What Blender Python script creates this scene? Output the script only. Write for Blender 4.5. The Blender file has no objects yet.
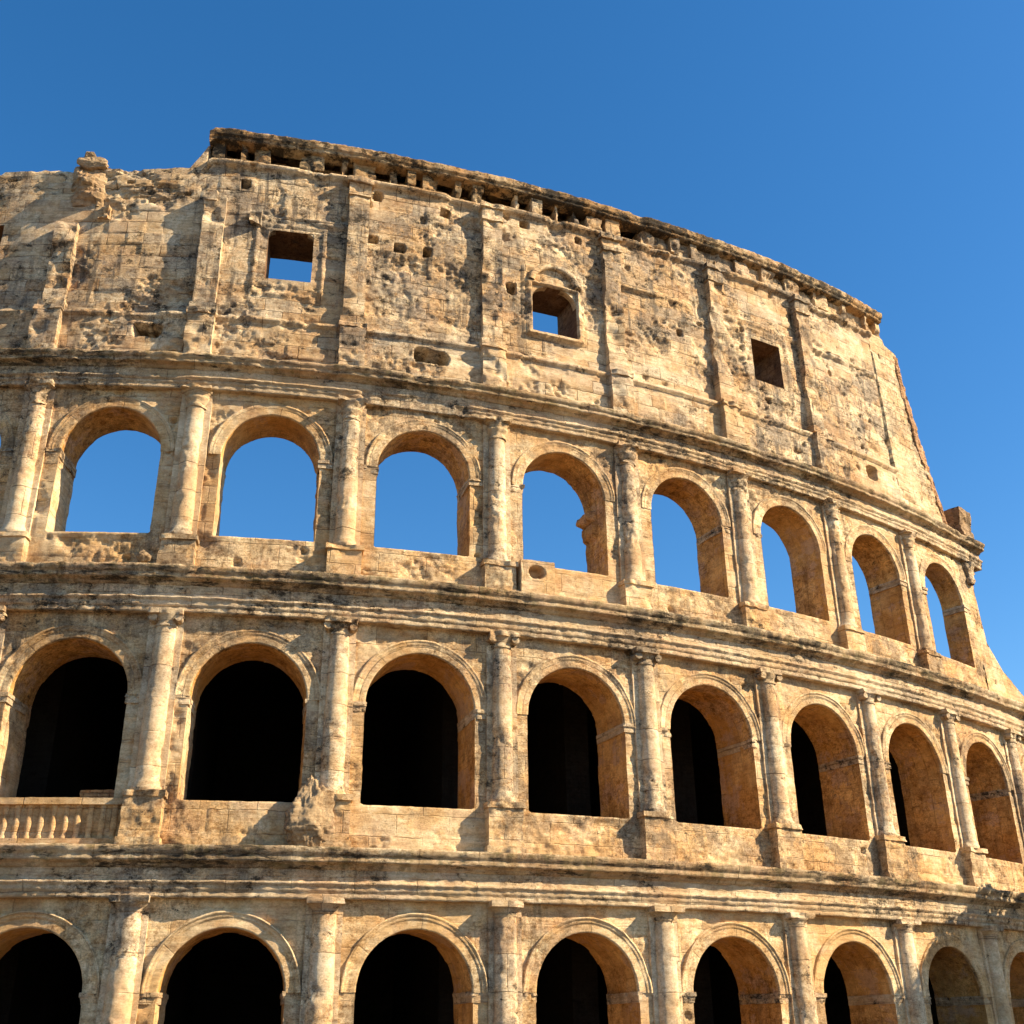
import bpy, math, random
import numpy as np
from mathutils import Matrix, Vector

# ------------------------------------------------------------------ camera, sky, sun
sc = bpy.context.scene
YAW, PITCH, ROLL, FPX = 0.3429, 0.4393, 0.0125, 1124.2
cam_d = bpy.data.cameras.new("camera"); cam = bpy.data.objects.new("camera", cam_d)
sc.collection.objects.link(cam); sc.camera = cam
cam_d.sensor_width = 36.0; cam_d.lens = FPX / 1024 * 36; cam_d.clip_start = 0.1; cam_d.clip_end = 6000
_r = Vector((math.cos(YAW), -math.sin(YAW), 0)); _h = Vector((math.sin(YAW), math.cos(YAW), 0)); _z = Vector((0, 0, 1))
_f = math.cos(PITCH) * _h + math.sin(PITCH) * _z; _u = -math.sin(PITCH) * _h + math.cos(PITCH) * _z
_ri = math.cos(ROLL) * _r - math.sin(ROLL) * _u; _up = math.sin(ROLL) * _r + math.cos(ROLL) * _u
cam.matrix_world = Matrix(((_ri.x, _up.x, -_f.x, -14.746), (_ri.y, _up.y, -_f.y, -42.927), (_ri.z, _up.z, -_f.z, 2.245), (0, 0, 0, 1)))

SUN_AZ, SUN_EL = math.radians(118.0), math.radians(36.0)      # azimuth clockwise from +Y
world = bpy.data.worlds.new("World"); sc.world = world; world.use_nodes = True
nt = world.node_tree; bg = nt.nodes["Background"]
sky = nt.nodes.new("ShaderNodeTexSky"); sky.sky_type = 'NISHITA'; sky.sun_disc = False
sky.sun_elevation = SUN_EL; sky.sun_rotation = SUN_AZ
sky.air_density = 1.0; sky.dust_density = 0.3; sky.ozone_density = 2.5; sky.altitude = 0
hs = nt.nodes.new('ShaderNodeHueSaturation'); hs.inputs['Saturation'].default_value = 1.33; nt.links.new(sky.outputs[0], hs.inputs['Color']); nt.links.new(hs.outputs[0], bg.inputs[0]); bg.inputs[1].default_value = 0.08
sd = bpy.data.lights.new("sun", 'SUN'); sun = bpy.data.objects.new("sun", sd); sc.collection.objects.link(sun)
sd.energy = 5.0; sd.angle = math.radians(0.5); sd.color = (1.0, 0.84, 0.60)
_sv = Vector((math.sin(SUN_AZ) * math.cos(SUN_EL), math.cos(SUN_AZ) * math.cos(SUN_EL), math.sin(SUN_EL)))
sun.rotation_euler = _sv.to_track_quat('Z', 'Y').to_euler(); sun.location = _sv * 200
sc.view_settings.view_transform = 'Standard'; sc.view_settings.look = 'None'
sc.view_settings.exposure = 1.27; sc.view_settings.gamma = 1.0
try:
    sc.cycles.max_bounces = 6; sc.cycles.diffuse_bounces = 4
except Exception: pass

# ------------------------------------------------------------------ noise
rng = np.random.default_rng(7); random.seed(7)
_perm = rng.permutation(256); _perm = np.concatenate([_perm, _perm, _perm]).astype(np.int32)
_val = rng.uniform(-1, 1, 256)
def vnoise(x, y, z):
    xi = np.floor(x).astype(np.int32); yi = np.floor(y).astype(np.int32); zi = np.floor(z).astype(np.int32)
    xf = x - xi; yf = y - yi; zf = z - zi
    u = xf*xf*(3-2*xf); v = yf*yf*(3-2*yf); w = zf*zf*(3-2*zf)
    xi &= 255; yi &= 255; zi &= 255
    x1 = (xi+1) & 255; y1 = (yi+1) & 255; z1 = (zi+1) & 255
    def h(a, b, c): return _val[_perm[_perm[_perm[a]+b]+c]]
    a = h(xi,yi,zi)*(1-u)+h(x1,yi,zi)*u; b = h(xi,y1,zi)*(1-u)+h(x1,y1,zi)*u
    c = h(xi,yi,z1)*(1-u)+h(x1,yi,z1)*u; d = h(xi,y1,z1)*(1-u)+h(x1,y1,z1)*u
    return (a*(1-v)+b*v)*(1-w)+(c*(1-v)+d*v)*w
def fbm(x, y, z, f, octv=3, g=0.5, seed=0.0):
    t = 0; a = 1; n = 0
    for k in range(octv):
        t = t + a*vnoise(x*f+seed+k*17.3, y*f+seed*1.7+k*9.1, z*f-seed+k*5.7); n += a; a *= g; f *= 2.03
    return t/n
def sstep(a, b, x):
    t = np.clip((x-a)/(b-a), 0, 1); return t*t*(3-2*t)
def hash2(a, b):
    return _val[_perm[_perm[a.astype(np.int64) & 255] + (b.astype(np.int64) & 255)]]

# ------------------------------------------------------------------ plan curve: bay B = 6.8 m, s = 0 at pilaster 3
B = 6.8
_S = np.linspace(-9*B, 12*B, 2101); _uu = np.clip(_S, -5*B, 8*B)/50
_TH = 0.5*(1.4606*_uu - 0.7317*_uu**2/2 + 0.1276*_uu**3/3)
_TH = _TH + np.where(_S > 8*B, (_S-8*B)*0.010, 0) + np.where(_S < -5*B, (_S+5*B)*0.018, 0)
_hh = _S[1]-_S[0]
_X = np.concatenate([[0], np.cumsum((np.cos(_TH[1:])+np.cos(_TH[:-1]))/2*_hh)])
_Y = np.concatenate([[0], np.cumsum((np.sin(_TH[1:])+np.sin(_TH[:-1]))/2*_hh)])
_X -= np.interp(0, _S, _X); _Y -= np.interp(0, _S, _Y)
def M(s, z, d):
    s = np.asarray(s, float); z = np.asarray(z, float)+0*s; d = np.asarray(d, float)+0*s
    T = np.interp(s, _S, _TH)
    return np.stack([np.interp(s, _S, _X)+np.sin(T)*d, np.interp(s, _S, _Y)-np.cos(T)*d, z], -1)
def I(i): return (i-3.0)*B
W1, W2, W3 = 0.156, 0.0, -0.474          # wall plane of each storey

# ------------------------------------------------------------------ materials
def mat(name, light, mid, grey, crust=0.5, crust_col=(0.035,0.028,0.02), grey_amt=0.5, block=(1.7,0.62), joint=0.5, bump=0.6, orange=0.3, rough=0.92, streak=0.5, moss=0.0, strata=0.8, kmap=(1,1,1.5)):
    m = bpy.data.materials.new(name); m.use_nodes = True; t = m.node_tree; N = t.nodes; L = t.links
    bs = N["Principled BSDF"]; bs.inputs["Roughness"].default_value = rough
    try: bs.inputs["Specular IOR Level"].default_value = 0.15
    except Exception: pass
    geo = N.new("ShaderNodeNewGeometry"); uv = N.new("ShaderNodeUVMap"); uv.uv_map = "UVMap"
    def noise(scale, detail=6, rough_=0.6, vec=None, dist=0.0):
        n = N.new("ShaderNodeTexNoise"); n.inputs["Scale"].default_value = scale; n.inputs["Detail"].default_value = detail
        n.inputs["Roughness"].default_value = rough_; n.inputs["Distortion"].default_value = dist
        L.new(vec or geo.outputs["Position"], n.inputs["Vector"]); return n.outputs[0]
    def ramp(src, a, b, lo=0.0, hi=1.0):
        r = N.new("ShaderNodeMapRange"); r.inputs["From Min"].default_value = a; r.inputs["From Max"].default_value = b
        r.inputs["To Min"].default_value = lo; r.inputs["To Max"].default_value = hi; L.new(src, r.inputs["Value"]); return r.outputs[0]
    def mix(f, a, b, mode='MIX'):
        x = N.new("ShaderNodeMix"); x.data_type = 'RGBA'; x.blend_type = mode
        for k, v in ((0, f), (6, a), (7, b)):
            if isinstance(v, (int, float)): x.inputs[k].default_value = v
            elif isinstance(v, tuple): x.inputs[k].default_value = (*v, 1)
            else: L.new(v, x.inputs[k])
        return x.outputs[2]
    def math_(op, a, b=0.0):
        x = N.new("ShaderNodeMath"); x.operation = op
        for k, v in enumerate((a, b)):
            if isinstance(v, (int, float)): x.inputs[k].default_value = v
            else: L.new(v, x.inputs[k])
        return x.outputs[0]
    def mapping(scale, loc=(0,0,0)):
        mp = N.new("ShaderNodeMapping"); mp.inputs["Scale"].default_value = scale; mp.inputs["Location"].default_value = loc
        L.new(geo.outputs["Position"], mp.inputs["Vector"]); return mp.outputs[0]
    # tonal patches
    c = mix(ramp(noise(0.30, 6, 0.7), 0.46, 0.56), light, mid)
    c = mix(ramp(noise(1.1, 7, 0.7, mapping((1,1,1.4),(9,3,5))), 0.51, 0.60, 0, 0.7), c, mid)
    c = mix(math_('MULTIPLY', ramp(noise(0.7, 8, 0.75, mapping((1,1,1.6),(31,7,2))), 0.53, 0.60), orange), c, (0.46,0.235,0.085))
    c = mix(math_('MULTIPLY', ramp(noise(0.5, 8, 0.72, mapping((1,1,1.3),(61,17,12))), 0.52, 0.585), min(1.0, orange*1.3)), c, (0.54,0.345,0.215))
    # blocks
    br = N.new("ShaderNodeTexBrick"); L.new(uv.outputs[0], br.inputs["Vector"])
    br.inputs["Scale"].default_value = 1.0; br.inputs["Brick Width"].default_value = block[0]; br.inputs["Row Height"].default_value = block[1]
    br.inputs["Mortar Size"].default_value = 0.028; br.inputs["Mortar Smooth"].default_value = 0.6; br.inputs["Bias"].default_value = 0
    br.inputs["Color1"].default_value = (1.14,1.14,1.14,1); br.inputs["Color2"].default_value = (0.70,0.64,0.57,1); br.inputs["Mortar"].default_value = (0.30,0.26,0.22,1)
    wob = N.new("ShaderNodeVectorMath"); wob.operation = 'MULTIPLY_ADD'
    wn = N.new("ShaderNodeTexNoise"); wn.inputs["Scale"].default_value = 2.2; wn.inputs["Detail"].default_value = 4; L.new(geo.outputs["Position"], wn.inputs["Vector"])
    L.new(wn.outputs["Color"], wob.inputs[0]); wob.inputs[1].default_value = (0.10,0.10,0); L.new(uv.outputs[0], wob.inputs[2])
    L.new(wob.outputs[0], br.inputs["Vector"])
    jm = ramp(noise(0.7, 4, 0.6, mapping((1,1,1),(3,13,8))), 0.42, 0.58)
    c = mix(math_('MULTIPLY', jm, joint), c, mix(1.0, c, br.outputs["Color"], 'MULTIPLY'))
    wn2 = N.new("ShaderNodeTexBrick"); L.new(wob.outputs[0], wn2.inputs["Vector"]); wn2.inputs["Scale"].default_value = 1.0; wn2.inputs["Brick Width"].default_value = block[0]; wn2.inputs["Row Height"].default_value = block[1]
    wn2.inputs["Mortar Size"].default_value = 0.0; wn2.inputs["Color1"].default_value = (0,0,0,1); wn2.inputs["Color2"].default_value = (1,1,1,1); wn2.inputs["Bias"].default_value = 0.0; wn2.offset = 0.5
    c = mix(ramp(wn2.outputs["Color"], 0.72, 0.95, 0, 0.45*joint), c, (0.50,0.29,0.135))
    c = mix(ramp(wn2.outputs["Color"], 0.30, 0.10, 0, 0.40*joint), c, tuple(v*1.5 for v in grey))
    # grey weather film, patchy: whole areas are clean, others filthy
    dirty = ramp(noise(0.16, 4, 0.6, mapping((1,1,1.3),(7,1,19))), 0.42, 0.54, 0.12, 1.0)
    g = ramp(noise(0.6, 11, 0.8, mapping((1,1,0.9),(5,21,14))), 0.485, 0.545)
    c = mix(math_('MULTIPLY', math_('MULTIPLY', g, grey_amt), dirty), c, grey)
    st = ramp(noise(1.9, 9, 0.75, mapping((1,1,0.12),(2,2,2))), 0.52, 0.60)
    c = mix(math_('MULTIPLY', math_('MULTIPLY', st, streak), dirty), c, tuple(v*0.55 for v in grey))
    worn = ramp(dirty, 0.15, 0.8, 0.45, 1.0)
    c = mix(worn, c, mix(ramp(noise(3.0, 10, 0.82, mapping((1,1,1.5),(12,4,6))), 0.38, 0.51), (0.46,0.37,0.28), (1.06,1.06,1.06)), 'MULTIPLY')
    c = mix(worn, c, mix(ramp(noise(12.0, 8, 0.8, mapping((1,1,1.3),(2,14,6))), 0.36, 0.56), (0.60,0.53,0.46), (1.14,1.14,1.14)), 'MULTIPLY')
    c = mix(strata, c, mix(ramp(noise(1.3, 7, 0.75, mapping((0.5,0.5,6.0),(3,1,2))), 0.36, 0.52), (0.72,0.66,0.60), (1.06,1.06,1.06)), 'MULTIPLY')
    if moss: c = mix(ramp(noise(1.9, 8, 0.7, mapping((1,1,1),(44,2,9))), 0.52, 0.60, 0, moss), c, (0.12,0.10,0.035))
    # black crust
    k1 = math_('ADD', noise(1.25, 14, 0.84, mapping(kmap,(17,4,27))), math_('MULTIPLY', dirty, 0.05))
    k = ramp(k1, 0.655-0.13*crust, 0.69-0.13*crust)
    c = mix(math_('MULTIPLY', k, 0.9), c, crust_col)
    # travertine pits
    pn = noise(9.0, 5, 0.6, mapping((1,1,1.9),(1,6,3))); pits = ramp(pn, 0.64, 0.70)
    zone = ramp(noise(0.9, 3, 0.5, mapping((1,1,1),(8,8,30))), 0.42, 0.6)
    pitm = math_('MULTIPLY', pits, zone)
    c = mix(math_('MULTIPLY', pitm, 0.75), c, tuple(v*0.28 for v in grey))
    L.new(c, bs.inputs["Base Color"])
    # relief
    hgt = math_('ADD', math_('MULTIPLY', noise(5.0, 12, 0.85, mapping((1,1,1.9))), 0.95), math_('MULTIPLY', noise(24, 6, 0.8), 0.35))
    hgt = math_('SUBTRACT', hgt, math_('MULTIPLY', pitm, 0.55))
    hgt = math_('SUBTRACT', hgt, math_('MULTIPLY', math_('MULTIPLY', br.outputs["Fac"], jm), 0.9*joint))
    hgt = math_('SUBTRACT', hgt, math_('MULTIPLY', k, 0.25))
    bp = N.new("ShaderNodeBump"); bp.inputs["Strength"].default_value = bump; bp.inputs["Distance"].default_value = 0.12
    L.new(hgt, bp.inputs["Height"]); L.new(bp.outputs[0], bs.inputs["Normal"])
    return m
CREAM, OCHRE, GREY = (0.76,0.585,0.35), (0.62,0.395,0.18), (0.23,0.175,0.115)
m_wall   = mat("travertine wall", CREAM, OCHRE, GREY, crust=0.30, grey_amt=0.7, block=(2.1,0.85), joint=0.7)
m_wall1  = mat("travertine lower wall", (0.78,0.60,0.355), (0.64,0.41,0.185), (0.26,0.20,0.13), crust=0.15, grey_amt=0.55, joint=0.5, block=(2.2,0.9))
m_attic  = mat("weathered attic travertine", (0.78,0.62,0.40), (0.62,0.425,0.225), (0.21,0.18,0.145), crust=0.50, grey_amt=0.7, joint=0.95, block=(1.7,0.66), bump=0.75, streak=0.8)
m_plain  = mat("smooth pale repair stone", (0.78,0.63,0.40), (0.66,0.48,0.27), (0.30,0.25,0.18), crust=0.38, grey_amt=0.6, joint=0.95, block=(1.2,0.5), bump=0.7)
m_corn   = mat("crusted cornice stone", (0.66,0.52,0.33), (0.50,0.35,0.19), (0.17,0.135,0.095), crust=0.68, grey_amt=0.75, joint=0.6, block=(2.3,3.0), bump=0.8, moss=0.5, kmap=(0.6,0.6,3.5), streak=0.7)
m_arch   = mat("architrave stone", (0.74,0.59,0.385), (0.58,0.42,0.24), (0.23,0.19,0.145), crust=0.55, grey_amt=0.65, joint=0.6, block=(2.3,0.6), bump=0.8)
m_top    = mat("blackened top cornice stone", (0.64,0.48,0.28), (0.50,0.30,0.13), (0.14,0.11,0.075), crust=1.0, grey_amt=0.75, joint=0.4, block=(2.0,3.0), bump=1.0, streak=0.7, moss=0.25)
m_col    = mat("column travertine", (0.80,0.64,0.415), (0.62,0.43,0.235), (0.25,0.20,0.145), crust=0.42, grey_amt=0.7, joint=0.9, block=(5.0,1.3), bump=0.5, strata=0.15)
m_soff   = mat("vault stone painted bounce orange", (0.74,0.43,0.15), (0.56,0.28,0.075), (0.24,0.125,0.045), crust=0.12, grey_amt=0.5, joint=0.5, block=(1.2,0.6), orange=0.6, strata=0.3)  # orange bounce light inside the arches is put into this colour
m_brick  = mat("restored brick", (0.58,0.37,0.205), (0.48,0.27,0.13), (0.22,0.12,0.07), crust=0.2, grey_amt=0.3, joint=1.0, block=(0.5,0.16), orange=0.8)
m_reveal = mat("reveal painted shade brown", (0.20,0.11,0.055), (0.15,0.075,0.035), (0.09,0.055,0.03), crust=0.3, grey_amt=0.3, joint=0.5, block=(1.0,0.6), orange=0.2)  # dark brown stands in for the shade inside the attic windows
m_rubble = mat("rubble core", (0.56,0.40,0.23), (0.40,0.27,0.145), (0.18,0.13,0.09), crust=0.35, grey_amt=0.5, joint=0.1, bump=1.0)
m_dark   = mat("gallery stone painted shade black", (0.022,0.018,0.014), (0.018,0.014,0.011), (0.012,0.01,0.008), crust=0.3, crust_col=(0.006,0.005,0.004), orange=0.0, joint=0.0)  # near-black colour stands in for the deep shade of the galleries
m_ground = mat("dusty basalt paving", (0.17,0.15,0.125), (0.12,0.105,0.085), (0.07,0.065,0.055), crust=0.2, grey_amt=0.4, joint=0.8, block=(0.3,0.2), orange=0.05)

# ------------------------------------------------------------------ mesh building
class MB:
    def __init__(self): self.v = []; self.f = []; self.uv = []; self.n = 0
    def grid(self, s, z, d, keep=None, amp=0.022, wrap=True, uvs=None):
        s = np.asarray(s, float); z = np.asarray(z, float)+0*s; d = np.asarray(d, float)+0*s
        u0, v0 = (s, z) if uvs is None else uvs
        if amp:
            ds = fbm(s, z, d, 2.1, 3, 0.85, 3.1); dz = fbm(s, z, d, 2.3, 3, 0.85, 11.7); dd = fbm(s, z, d, 2.0, 3, 0.85, 23.9)
            s = s+amp*ds; z = z+amp*0.8*dz; d = d+amp*dd
        P = M(s, z, d).reshape(-1, 3); n, m = s.shape
        k = np.arange(n*m).reshape(n, m)+self.n
        q = np.stack([k[:-1,:-1], k[1:,:-1], k[1:,1:], k[:-1,1:]], -1)
        q = q.reshape(-1, 4) if keep is None else q[keep]
        self.v.append(P); self.f.append(q); self.uv.append(np.stack([u0.ravel()+0*s.ravel(), v0.ravel()], -1)); self.n += n*m
        return self
    def box(self, s0, s1, z0, z1, d0, d1, st=0.08, amp=0.022, tap=0.0, chip=0.0, back=False):
        """box in wall space; tap narrows the top; faces share displaced edges"""
        def lin(a, b): return np.linspace(a, b, max(2, int(round(abs(b-a)/st))+1))
        S, Z, D = lin(s0, s1), lin(z0, z1), lin(d0, d1); cs = (s0+s1)/2
        def put(s, z, d):
            k = 1-tap*(z-z0)/max(1e-6, z1-z0); s = cs+(s-cs)*k
            if chip: 
                c = chip*np.clip(fbm(s, z, d, 1.3, 3, 0.6, 41.0)+0.15, 0, 1); d = d-c*(d-d0)/max(1e-6, d1-d0)*2; s = s-(s-cs)/max(1e-6, (s1-s0)/2)*c*0.8
            self.grid(s, z, d, amp=amp)
        a, b = np.meshgrid(S, Z, indexing='ij'); put(a, b, d1+0*a)
        if back: put(a, b, d0+0*a)
        a, b = np.meshgrid(D, Z, indexing='ij'); put(s0+0*a, b, a); put(s1+0*a, b, a)
        a, b = np.meshgrid(S, D, indexing='ij'); put(a, z0+0*a, b); put(a, z1+0*a, b)
        return self
    def build(self, name, material, parent=None):
        V = np.concatenate(self.v); F = np.concatenate(self.f); UV = np.concatenate(self.uv)
        me = bpy.data.meshes.new(name); me.vertices.add(len(V)); me.vertices.foreach_set("co", V.ravel().astype(np.float32))
        me.loops.add(F.size); me.loops.foreach_set("vertex_index", F.ravel().astype(np.int32))
        me.polygons.add(len(F)); me.polygons.foreach_set("loop_start", np.arange(0, F.size, 4, dtype=np.int32))
        me.polygons.foreach_set("loop_total", np.full(len(F), 4, np.int32))
        ul = me.uv_layers.new(name="UVMap"); ul.data.foreach_set("uv", UV[F.ravel()].ravel().astype(np.float32))
        me.update(calc_edges=True); me.materials.append(material)
        o = bpy.data.objects.new(name, me); sc.collection.objects.link(o)
        if parent is not None: o.parent = parent
        return o
def tag(o, label=None, cat=None, group=None, kind=None):
    if label: o['label'] = label
    if cat: o['category'] = cat
    if group: o['group'] = group
    if kind: o['kind'] = kind
    return o
def near(i): return 0.07 if -0.8 <= i <= 8.6 else 0.22

def blocks(s, z, bw, bh, amp):
    row = np.floor(z/bh); col = np.floor((s+0.5*bw*(row % 2)+0.2*bw*hash2(row, row*3))/bw)
    return amp*hash2(col, row)
def pits(s, z, seed, size=1.15, depth=0.28, dens=0.45, rad=0.13):
    """putlog and clamp holes: at most one per cell"""
    cs, cz = np.floor(s/size), np.floor(z/size)
    h1, h2, h3 = hash2(cs+seed, cz), hash2(cs, cz+seed+50), hash2(cs+90, cz+seed)
    px = (cs+0.5+0.28*h1)*size; pz = (cz+0.5+0.28*h2)*size
    r = rad*(0.75+0.5*abs(h1)); dist = np.maximum(abs(s-px), abs(z-pz)*1.1)
    dist = dist+0.05*vnoise(s*7, z*7, 0*s+seed); cl = vnoise(s*0.23+seed, z*0.3, 0*s+3.3) > 0.22
    return -depth*(0.4+0.6*abs(h2))*(1-sstep(r*0.6, r*1.3, dist))*(h3 > 1-2*dens)*cl
def wallfield(s, z, rough=1.0, seed=0, dens=0.3, bw=2.1, bh=0.85):
    d = blocks(s, z, bw, bh, 0.026*rough)
    d = d+0.02*rough*fbm(s, z, 0*s, 0.5, 4, 0.6, seed+1.0)
    er = fbm(s, z*1.25, 0*s, 0.55, 5, 0.62, seed+77.0)                      # spalled layers with sharp rims
    for th, dp in ((0.16, 0.04), (0.26, 0.05), (0.38, 0.06)): d = d-dp*rough*sstep(th, th+0.025, er)
    d = d-np.clip(er-0.1, 0, 1)*0.10*rough*np.clip(0.3+fbm(s*0.7, z*2.6, 0*s, 2.4, 3, 0.8, seed+5.0), 0, 1)
    return d+pits(s, z, seed, dens=dens)

# ------------------------------------------------------------------ the amphitheatre
amp_root = bpy.data.objects.new("amphitheatre", None); sc.collection.objects.link(amp_root)
tag(amp_root, "huge ruined Roman amphitheatre with tiers of travertine arches under a blue sky", "amphitheatre")

TIERS = {  # wall plane, bottom, top(architrave), sill, spring, half width, thickness
 1: dict(w=W1, lo=0.0, hi=8.5, sill=0.0, spr=3.85, hw=2.18, t=2.6, m=m_wall1),
 2: dict(w=W2, lo=8.60, hi=19.3, sill=10.48, spr=14.45, hw=2.27, t=2.5, m=m_wall),
 3: dict(w=W3, lo=19.45, hi=29.8, sill=21.45, spr=25.30, hw=2.14, t=2.1, m=m_wall)}

def arch_curve(c, T, st):
    hw, spr, sill = T['hw'], T['spr'], T['sill']
    n1 = max(3, int((spr-sill)/st)); n2 = max(12, int(math.pi*hw/st))
    zz = np.linspace(sill, spr, n1); a = np.linspace(math.pi, 0, n2)[1:-1]
    return (np.concatenate([np.full(n1, -hw), hw*np.cos(a), np.full(n1, hw)])+c,
            np.concatenate([zz, spr+hw*np.sin(a), zz[::-1]]))

def arch_bay(i, tier):
    T = dict(TIERS[tier]);
    if tier == 3 and i == 7: T['t'] = 1.35
    st = near(i); w = T['w']; s0 = I(i); c = s0+B/2; hw, spr, sill = T['hw'], T['spr'], T['sill']
    ns = int(round(B/st)); zlo = np.linspace(T['lo'], sill, max(2, int((sill-T['lo'])/st)+1)) if sill > T['lo'] else np.array([sill])
    zhi = np.linspace(sill, T['hi'], int((T['hi']-sill)/st)+1); Z = np.concatenate([zlo[:-1], zhi]); S = np.linspace(s0, s0+B, ns+1)
    s, z = np.meshgrid(S, Z, indexing='ij')
    du = s-c; r = np.hypot(du, z-spr)
    sd = np.where(z >= spr, r-hw, np.maximum(abs(du)-hw, sill-z))      # signed distance, negative inside the opening
    inside = sd < -1e-6
    keep = ~(inside[:-1,:-1] & inside[1:,:-1] & inside[1:,1:] & inside[:-1,1:])
    k = hw/np.maximum(r, 1e-6); jx = np.sign(du+1e-9)*hw+c
    ps = np.where(z >= spr, c+du*k, np.where((hw-abs(du) < z-sill), jx, s)); pz = np.where(z >= spr, spr+(z-spr)*k, np.where((hw-abs(du) < z-sill), z, sill))
    s2 = np.where(inside, ps, s); z2 = np.where(inside, pz, z)
    fade = sstep(0.0, 0.35, np.abs(np.where(inside, 0, sd)))
    d = w+wallfield(s2, z2, 0.75 if tier < 3 else 0.95, tier*5, dens=(0.12, 0.16, 0.22)[tier-1])*fade
    if tier == 2 and i == 0:                                            # recessed panel behind the balusters
        pan = (z2 < 10.28) & (z2 > 9.0) & (s2 > s0+0.8) & (s2 < s0+B-0.75); d = np.where(pan, d-0.07, d)
    mb = MB().grid(s2, z2, d, keep)
    # back face
    if tier == 3 or st < 0.1:
        sk = slice(None, None, 3); mb.grid(s2[sk, sk], z2[sk, sk], w-T['t']+0*z2[sk, sk], ~(inside[sk, sk][:-1,:-1] | inside[sk, sk][1:,:-1] | inside[sk, sk][1:,1:] | inside[sk, sk][:-1,1:]), amp=0)
    o = mb.build("arch_wall", T['m'], amp_root)
    # vault and jambs
    cs, cz = arch_curve(c, T, st); D = np.linspace(0, -T['t'], max(3, int(T['t']/(st*1.1)))+1)
    a, b = np.meshgrid(np.arange(len(cs)), D, indexing='ij')
    s3, z3, d3 = cs[a], cz[a], w+b
    ctr_s, ctr_z = c, np.minimum(z3, spr)
    er = 0.05*fbm(s3, z3, d3, 0.8, 3, 0.6, 51.0)+blocks(d3*1.0+40, np.where(z3 > spr, spr+hw*np.arctan2(abs(s3-c), z3-spr), z3), 0.8, 0.6, 0.02)
    er = er*sstep(0, 0.2, -b)
    if tier == 3 and i in (0, 1, 3): er = er+0.16*np.clip(fbm(s3, z3, d3, 1.1, 3, 0.6, 62.0)-0.1, 0, 1)*sstep(0.6, 1.6, -b)
    if tier == 3 and i == 3:
        sgn = 1
        for zb, hh_, hb_ in ((24.85, .28, .42), (24.15, .40, .20)): er = er+hb_*(1-sstep(.85, 1.0, abs(z3-zb+.15*fbm(s3, z3, d3, 1.1, 2))/hh_))*(sgn*(s3-c) > .5)*sstep(.9, 1.0, -b)*(1+.5*fbm(s3, z3, d3, 3.5, 3))
    L = np.hypot(s3-ctr_s, z3-ctr_z); s3 = s3-(s3-ctr_s)/L*er; z3 = z3-(z3-ctr_z)/L*er
    per = np.concatenate([[0], np.cumsum(np.hypot(np.diff(cs), np.diff(cz)))])
    vb = MB().grid(s3, z3, d3, uvs=(per[a]*1.0, b*1.0+20))
    a, b = np.meshgrid(np.linspace(c-hw, c+hw, max(4, int(2*hw/st))), D, indexing='ij')
    vb.grid(a, sill+0*a, w+b)
    vb.build("vault", m_soff, o)
    nj = int((cz <= spr+1e-6)[:len(cs)//2].sum()); jb = MB().grid(s3[:nj]+.012, z3[:nj], d3[:nj], uvs=(per[np.arange(nj)][:, None]+0*d3[:nj], d3[:nj]+20)); jb.build("jamb", T['m'], o)
    # archivolt: moulded band round the arch
    kk_ = {1: 0.85, 2: 0.7, 3: 0.42}[tier]; prof = [(-0.03,-0.12),(-0.03,0.05*kk_),(0.30,0.06*kk_),(0.31,0.09*kk_),(0.44,0.11*kk_),(0.45,0.15*kk_),(0.53,0.15*kk_),(0.55,-0.06)]
    q = []
    for (r0, e0), (r1, e1) in zip(prof[:-1], prof[1:]):
        n = max(1, int(math.hypot(r1-r0, e1-e0)/0.06)); q += [(r0+(r1-r0)*k/n, e0+(e1-e0)*k/n) for k in range(n)]
    q.append(prof[-1]); q = np.array(q)
    a = np.linspace(math.pi, 0, max(24, int(math.pi*hw/st)))
    A, K = np.meshgrid(a, np.arange(len(q)), indexing='ij'); R = hw+q[K, 0]; E = q[K, 1]
    s4 = c+R*np.cos(A); z4 = spr+R*np.sin(A)
    ch = np.clip(fbm(s4, z4, 0*s4, 0.9, 3, 0.6, 88.0+tier)*2.2+0.15, 0, 1)*(0.9 if tier == 3 else 0.75)
    E = np.where(E > 0, E*(1-ch), E)
    ab = MB().grid(s4, z4, w+E, amp=0.03 if tier == 3 else 0.02, uvs=(A*hw, R))
    ab.build("archivolt", T['m'] if tier != 1 else m_wall1, o)
    # impost blocks
    for sg in (-1, 1):
        e = c+sg*(hw-0.07); f = c+sg*(B/2-0.46); x0, x1 = min(e, f), max(e, f)
        if (tier, i, sg) in ((3,1,-1), (3,3,1), (3,0,1), (3,4,-1), (3,6,-1), (3,5,1), (2,3,-1), (2,6,1), (1,2,-1)): continue
        ib = MB().box(x0, x1, spr-0.34, spr-0.10, w-T['t']*0.98, w+0.05, st, chip=0.12).box(x0-(0.03 if sg > 0 else 0), x1+(0.03 if sg < 0 else 0), spr-0.115, spr+0.04, w-T['t']*0.97, w+0.10, st, chip=0.2)
        ib.build("impost", m_arch, o)
    return o

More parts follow.
